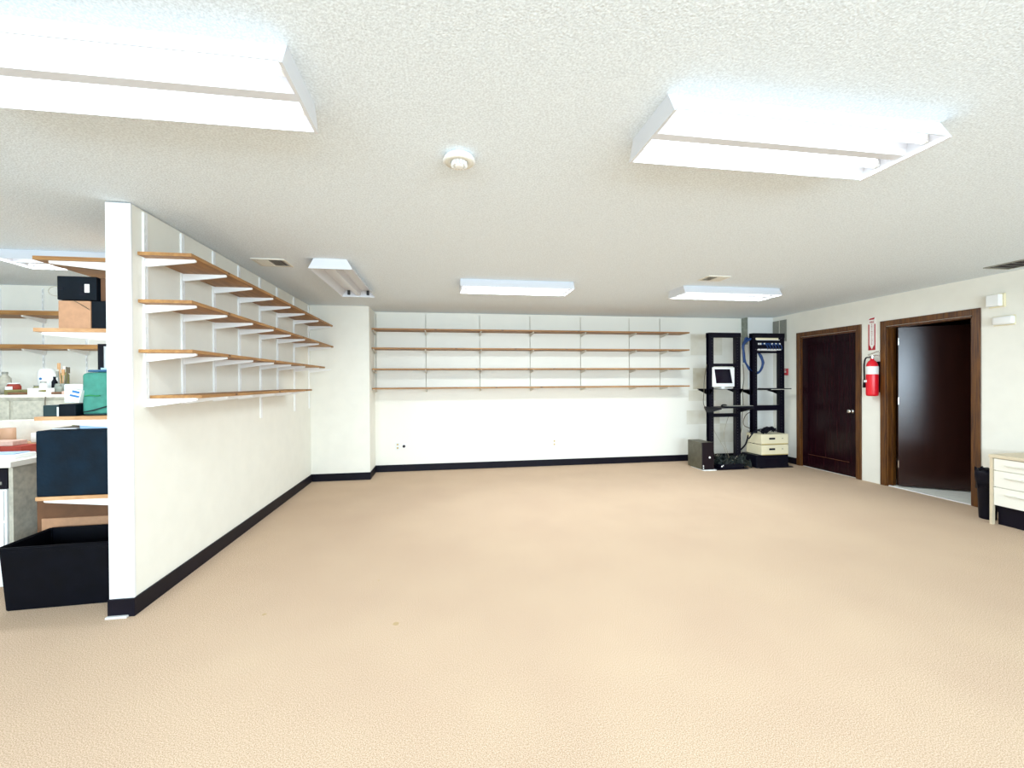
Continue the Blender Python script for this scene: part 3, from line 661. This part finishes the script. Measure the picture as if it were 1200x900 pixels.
MB().box(-w, w, -d-.001, -d, h-.02, h-.018).build('lid_line', M['paleblue'], t)
t = thing('striped_carton', 'tilted white carton with blue stripes leaning against the teal bag', 'box', (-2.20, 2.985, S3+.085), 0)
t.rotation_euler = (0, math.radians(14), 0)
bx(-.033, .033, -.02, .02, 0, .075, bev=.002).build('body', M['paper'], t); MB().box(-.022, .028, -.0215, -.02, .03, .042).box(-.015, .024, -.0215, -.02, .055, .068).build('blue_stripe', M['cyan'], t)
box_thing('dark_pouch', 'dark navy pouch under the striped carton on the third shelf', 'pouch', -2.262, -2.172, 2.95, 3.2, S3, S3+.072, M['navy2'])
t, w, d, h = box_thing('green_black_case', 'small dark green case at the outer end of the third shelf', 'case', -2.35, -2.275, 2.96, 3.08, S3, S3+.066, M['teal_dk'])
MB().cyl((-2.268, 2.955, S3+.0), (-2.268, 2.955, S3+.055), .0045).build('white_marker', M['white_pl'])
o = bpy.data.objects['white_marker']; tag(o, 'thin white marker upright between the green case and navy pouch', 'marker')
# shelf 4
S4 = .7065
t = thing('navy_storage_box', 'large dark navy box on the lowest partition shelf', 'box', (-2.165, 3.14, S4))
bx(-.205, .192, -.205, .2, 0, .388, bev=.008).build('body', M['navy'], t)
box_thing('paper_stack', 'white papers lying on top of the large navy box', 'papers', -2.33, -2.20, 2.99, 3.2, S4+.390, S4+.398, M['paper'])
box_thing('olive_folder_box', 'olive card box standing behind the papers on the navy box', 'box', -2.385, -2.255, 3.205, 3.33, S4+.390, S4+.447, M['olive'])
box_thing('pale_blue_tray', 'pale blue plastic tray on the right of the navy box top', 'tray', -2.19, -1.98, 3.0, 3.3, S4+.390, S4+.432, M['paleblue'])
# tub
t = thing('storage_tub', 'large open black plastic tub on the carpet left of the partition end', 'tub', (-2.312, 3.215, 0), math.radians(2))
def ring(w, d, z): return [(-w, -d, z), (w, -d, z), (w, d, z), (-w, d, z)]
tb = bmesh.new(); lev = [ring(.315, .165, 0), ring(.33, .185, .36), ring(.345, .20, .365), ring(.345, .20, .392), ring(.322, .178, .392), ring(.305, .155, .03)]
vv = [[tb.verts.new(p) for p in l] for l in lev]
for a, b in zip(vv, vv[1:]):
    for k in range(4): tb.faces.new((a[k], a[(k+1) % 4], b[(k+1) % 4], b[k]))
tb.faces.new(vv[0][::-1]); tb.faces.new(vv[-1])
bmesh.ops.bevel(tb, geom=[e for e in tb.edges], offset=.006, segments=2, affect='EDGES')
q = MB(); q.bm.free(); q.bm = tb; q.build('body', M['tub'], t)
# cardboard behind tub
t = thing('moving_box', 'open brown cardboard box on the floor behind the black tub', 'box', (-2.37, 3.66, 0), 0)
bx(-.42, .35, -.2, .25, 0, .60, bev=.004).build('body', M['card_dk'], t); MB().box(-.38, .35, -.215, -.2, .34, .44).build('flap', M['card'], t)
MB().box(.12, .3, -.218, -.2, .47, .485).build('tape_strip', M['paper'], t)

# ------------------------------------------------------------------ left room, beyond the partition
for k, (z, l) in enumerate([(2.125, 'upper pine shelf on the far wall of the left room'), (1.78, 'lower pine shelf on the far wall of the left room')]):
    wall_shelf(l, 'wall_shelf', (XL+.02, YL), 3.4, (1, 0), (0, -1), .28, z, [.5, 1.11, 1.52, 2.2, 2.9], .27, M['wood_x'], thick=.045, group='shelves in the left room')
for k, x in enumerate((-4.69, -4.29, -3.88)):
    upright('thin white shelf upright on the left room far wall, %s from the photo edge' % ordn[k], (x, YL), (0, -1), 1.3, 2.41, w=.016, group='left room uprights')
# tall beige cabinet with clutter
t = thing('beige_cabinet', 'tall speckled beige counter cabinet along the far wall of the left room', 'cabinet', (-3.9, 5.0, 0))
bx(-1.2, 1.35, -.48, .40, 0, 1.25).build('body', M['beige'], t); bx(-1.2, 1.36, -.5, .40, 1.25, 1.275, bev=.003).build('worktop', M['beige_l'], t)
for k in range(4): bx(-1.15+k*.62, -.56+k*.62, -.495, -.48, .08, 1.22, bev=.003).build('door', M['beige'], t)
ZC = 1.2755
def bottle(name, lab, x, y, z, r, h, m_, cap='white_pl', cat='bottle', cr=.45):
    t = thing(name, lab, cat, (x, y, z)); MB().lathe([(r, 0), (r, h*.7), (r*cr, h*.85), (r*cr, h*.9), (0, h*.9)], seg=16).build('body', m_, t, True)
    MB().cyl((0, 0, h*.9), (0, 0, h), r*cr*1.1).build('cap', M[cap], t)
bottle('grey_bottle', 'grey bottle nearest the left photo edge on the beige cabinet', -4.29, 5.0, ZC, .045, .22, M['beige'], 'grille')
bottle('paint_jar', 'jar with pink and white label on the beige cabinet', -4.13, 4.9, ZC, .05, .11, M['red_br'], 'white_pl', 'jar', .8)
bx(-.03, .03, -.002, .0, .02, .075).build('jar_label', M['paper'], bpy.data.objects['paint_jar']).location = (0, -.05, 0)
t = thing('white_canister', 'round white canister with blue dot among the clutter of the left room', 'canister', (-3.97, 5.05, ZC))
MB().lathe([(.06, 0), (.062, .10), (.07, .14), (.065, .22), (.05, .25), (0, .255)], seg=20).build('body', M['white_pl'], t, True); MB().cyl((0, -.071, .15), (0, -.064, .15), .012).build('blue_dot', M['cyan'], t)
box_thing('white_carton', 'small white carton beside the round canister in the left room', 'box', -3.905, -3.84, 5.0, 5.1, ZC, ZC+.2, M['paper'])
bottle('olive_bottle', 'olive bottle right of the white carton in the left room', -3.79, 5.02, ZC, .035, .27, M['olive'], 'black')
bottle('black_bottle', 'short black bottle in front of the olive bottle', -3.81, 4.93, ZC, .022, .17, M['black'], 'black')
t = thing('brush_cup', 'cup of brushes and rulers standing on the left room cabinet', 'brush cup', (-3.68, 4.85, ZC))
MB().lathe([(.045, 0), (.05, .10), (.046, .10), (.042, .01), (0, .01)], seg=18).build('cup', M['grey_green'], t, True)
for k, (dx, dy, hh, m_) in enumerate([(-.03, 0, .30, 'wood_pale'), (.0, .02, .27, 'beige_l'), (.05, .0, .26, 'wire'), (-.05, .01, .22, 'grille'), (.02, -.02, .24, 'wood_pale')]):
    MB().cyl((dx*.3, dy*.3, .015), (dx, dy, hh), .005).box(dx-.012, dx+.012, dy-.004, dy+.004, hh-.06, hh).build('brush', M[m_], t)
box_thing('green_book', 'long green box lying at the right end of the left room cabinet', 'box', -3.62, -3.1, 4.9, 5.1, ZC+.035, ZC+.08, M['green'])
box_thing('brown_book', 'flat brown box under the long green box in the left room', 'box', -3.6, -3.1, 4.88, 5.12, ZC, ZC+.033, M['card'])
box_thing('brown_tray', 'low brown tray behind the jar in the left room', 'tray', -4.06, -3.75, 4.72, 4.86, ZC, ZC+.045, M['olive'])
for k, (x0, y0, x1, y1, m_, l) in enumerate([(-3.88, 4.55, -3.5, 4.66, 'card_dk', 'dark brown stick lying across the front of the beige cabinet'), (-3.95, 4.62, -3.6, 4.56, 'olive', 'olive stick crossing the dark brown one on the beige cabinet')]):
    tag(MB().cyl((x0, y0, ZC+.012+k*.022), (x1, y1, ZC+.012+k*.022), .010).build('wooden_stick', M[m_]), l, 'stick')
# front desk of left room
DT = .85
t = thing('work_desk', 'white topped work desk in the left room with beige end panel', 'desk', (-3.6, 3.9, 0))
bx(-.8, .725, -.52, .50, DT-.04, DT, bev=.004).build('desk_top', M['desk_wh'], t)
bx(.68, .705, -.48, .48, 0, DT-.04).build('end_panel', M['beige'], t, label='speckled beige end panel'); bx(-.8, -.775, -.48, .48, 0, DT-.04).build('end_panel', M['beige'], t)
t = thing('white_pedestal', 'white drawer pedestal under the left end desk, beside the black tub', 'pedestal', (-3.18, 3.65, 0))
bx(-.25, .25, -.235, .3, 0, .66, bev=.005).build('body', M['white_metal'], t)
for k in range(3): d = bx(-.24, .24, -.247, -.235, .02+k*.215, .22+k*.215, bev=.003).build('drawer', M['white_metal'], t); bx(-.06, .06, -.257, -.247, .14+k*.215, .155+k*.215).build('pull', M['white_pl'], d)
t, w, d, h = box_thing('black_printer', 'black printer in the gap under the left room desktop', 'printer', -3.3, -2.93, 3.42, 3.7, .661, .80, M['black'])
MB().box(-w+.03, w-.03, -d-.004, -d, .03, .05).build('paper_slot', M['grille'], t)
k = 0
for nm, l, x0, x1, y0, y1, z0, z1, m_, c in [
    ('paper_pile', 'thick pile of white paper at the front of the left room desk', -3.35, -2.95, 3.5, 3.66, DT+.0005, DT+.03, 'paper', 'papers'),
    ('blue_binder', 'thin blue edged folder on the pile of white paper', -3.3, -2.97, 3.52, 3.64, DT+.031, DT+.037, 'paleblue', 'folder'),
    ('red_folder', 'brick red folder lying behind the white paper pile', -3.75, -3.08, 3.70, 3.84, DT+.0005, DT+.065, 'red_br', 'folder'),
    ('pink_papers', 'pinkish paper heap on the brick red folder', -3.75, -3.15, 3.72, 3.84, DT+.066, DT+.10, 'paper_pink', 'papers'),
    ('wooden_tray', 'brown tray at the back of the left room desk', -3.5, -3.1, 4.1, 4.25, DT+.0005, DT+.04, 'card', 'tray'),
    ('beige_carton', 'pale pink beige carton standing on the back of the left room desk', -3.72, -3.12, 4.26, 4.38, DT+.0005, DT+.215, 'beige_l', 'box'),
    ('white_tissue_box', 'small white box beside the brown tube on the desk', -3.36, -3.27, 4.12, 4.22, DT+.042, DT+.12, 'paper', 'box')]:
    box_thing(nm, l, c, x0, x1, y0, y1, z0, z1, M[m_])
t = thing('cardboard_tube', 'short brown cardboard tube standing on the left room desk', 'tube', (-3.44, 4.02, DT+.0015))
MB().lathe([(.05, 0), (.05, .17), (.03, .17), (.03, .01)], (0, 0, 1), (0, 0, 0), seg=24).build('roll', M['tape'], t, True)

# more clutter on the counter of the left room
random.seed(21)
for k, (x, y, nm, l, m_, r_, h) in enumerate([
    (-4.48, 4.9, 'spray_can', 'dull grey spray can at the far left of the counter clutter', 'grey_green', .033, .2),
    (-4.06, 5.12, 'glue_bottle', 'pale glue bottle behind the labelled jar', 'beige_l', .03, .17),
    (-3.87, 4.82, 'glass_jar', 'small olive jar in front of the white carton', 'olive', .032, .085),
    (-3.74, 4.72, 'white_bottle', 'small white bottle just left of the brush cup', 'white_pl', .028, .12),
    (-3.62, 4.72, 'green_jar', 'little grey green jar right of the brush cup', 'grey_green', .03, .09)]):
    bottle(nm, l, x, y, ZC, r_, h, M[m_], 'grille', 'bottle' if 'jar' not in nm else 'jar', .7)
for k, (x0, x1, y0, y1, h, m_, nm, l, c) in enumerate([
    (-4.3, -4.05, 4.52, 4.66, .022, 'paper', 'paper_sheets', 'loose white papers at the front left of the beige cabinet top', 'papers'),
    (-3.74, -3.60, 4.56, 4.66, .06, 'paper', 'tissue_pack', 'low white pack in front of the brush cup', 'pack'),
    (-3.47, -3.2, 4.56, 4.74, .03, 'paper_pink', 'pink_folder', 'pinkish folder at the front right of the beige cabinet top', 'folder')]):
    box_thing(nm, l, c, x0, x1, y0, y1, ZC, ZC+h, M[m_])
o = MB().tube([(-3.55, 4.50, ZC-.02), (-3.53, 4.47, 1.18), (-3.50, 4.46, 1.10), (-3.49, 4.47, 1.0)], .005, 6).build('loose_cable', M['wire'], None, True)
tag(o, 'thin dark cord hanging down the front of the beige cabinet', 'cord')
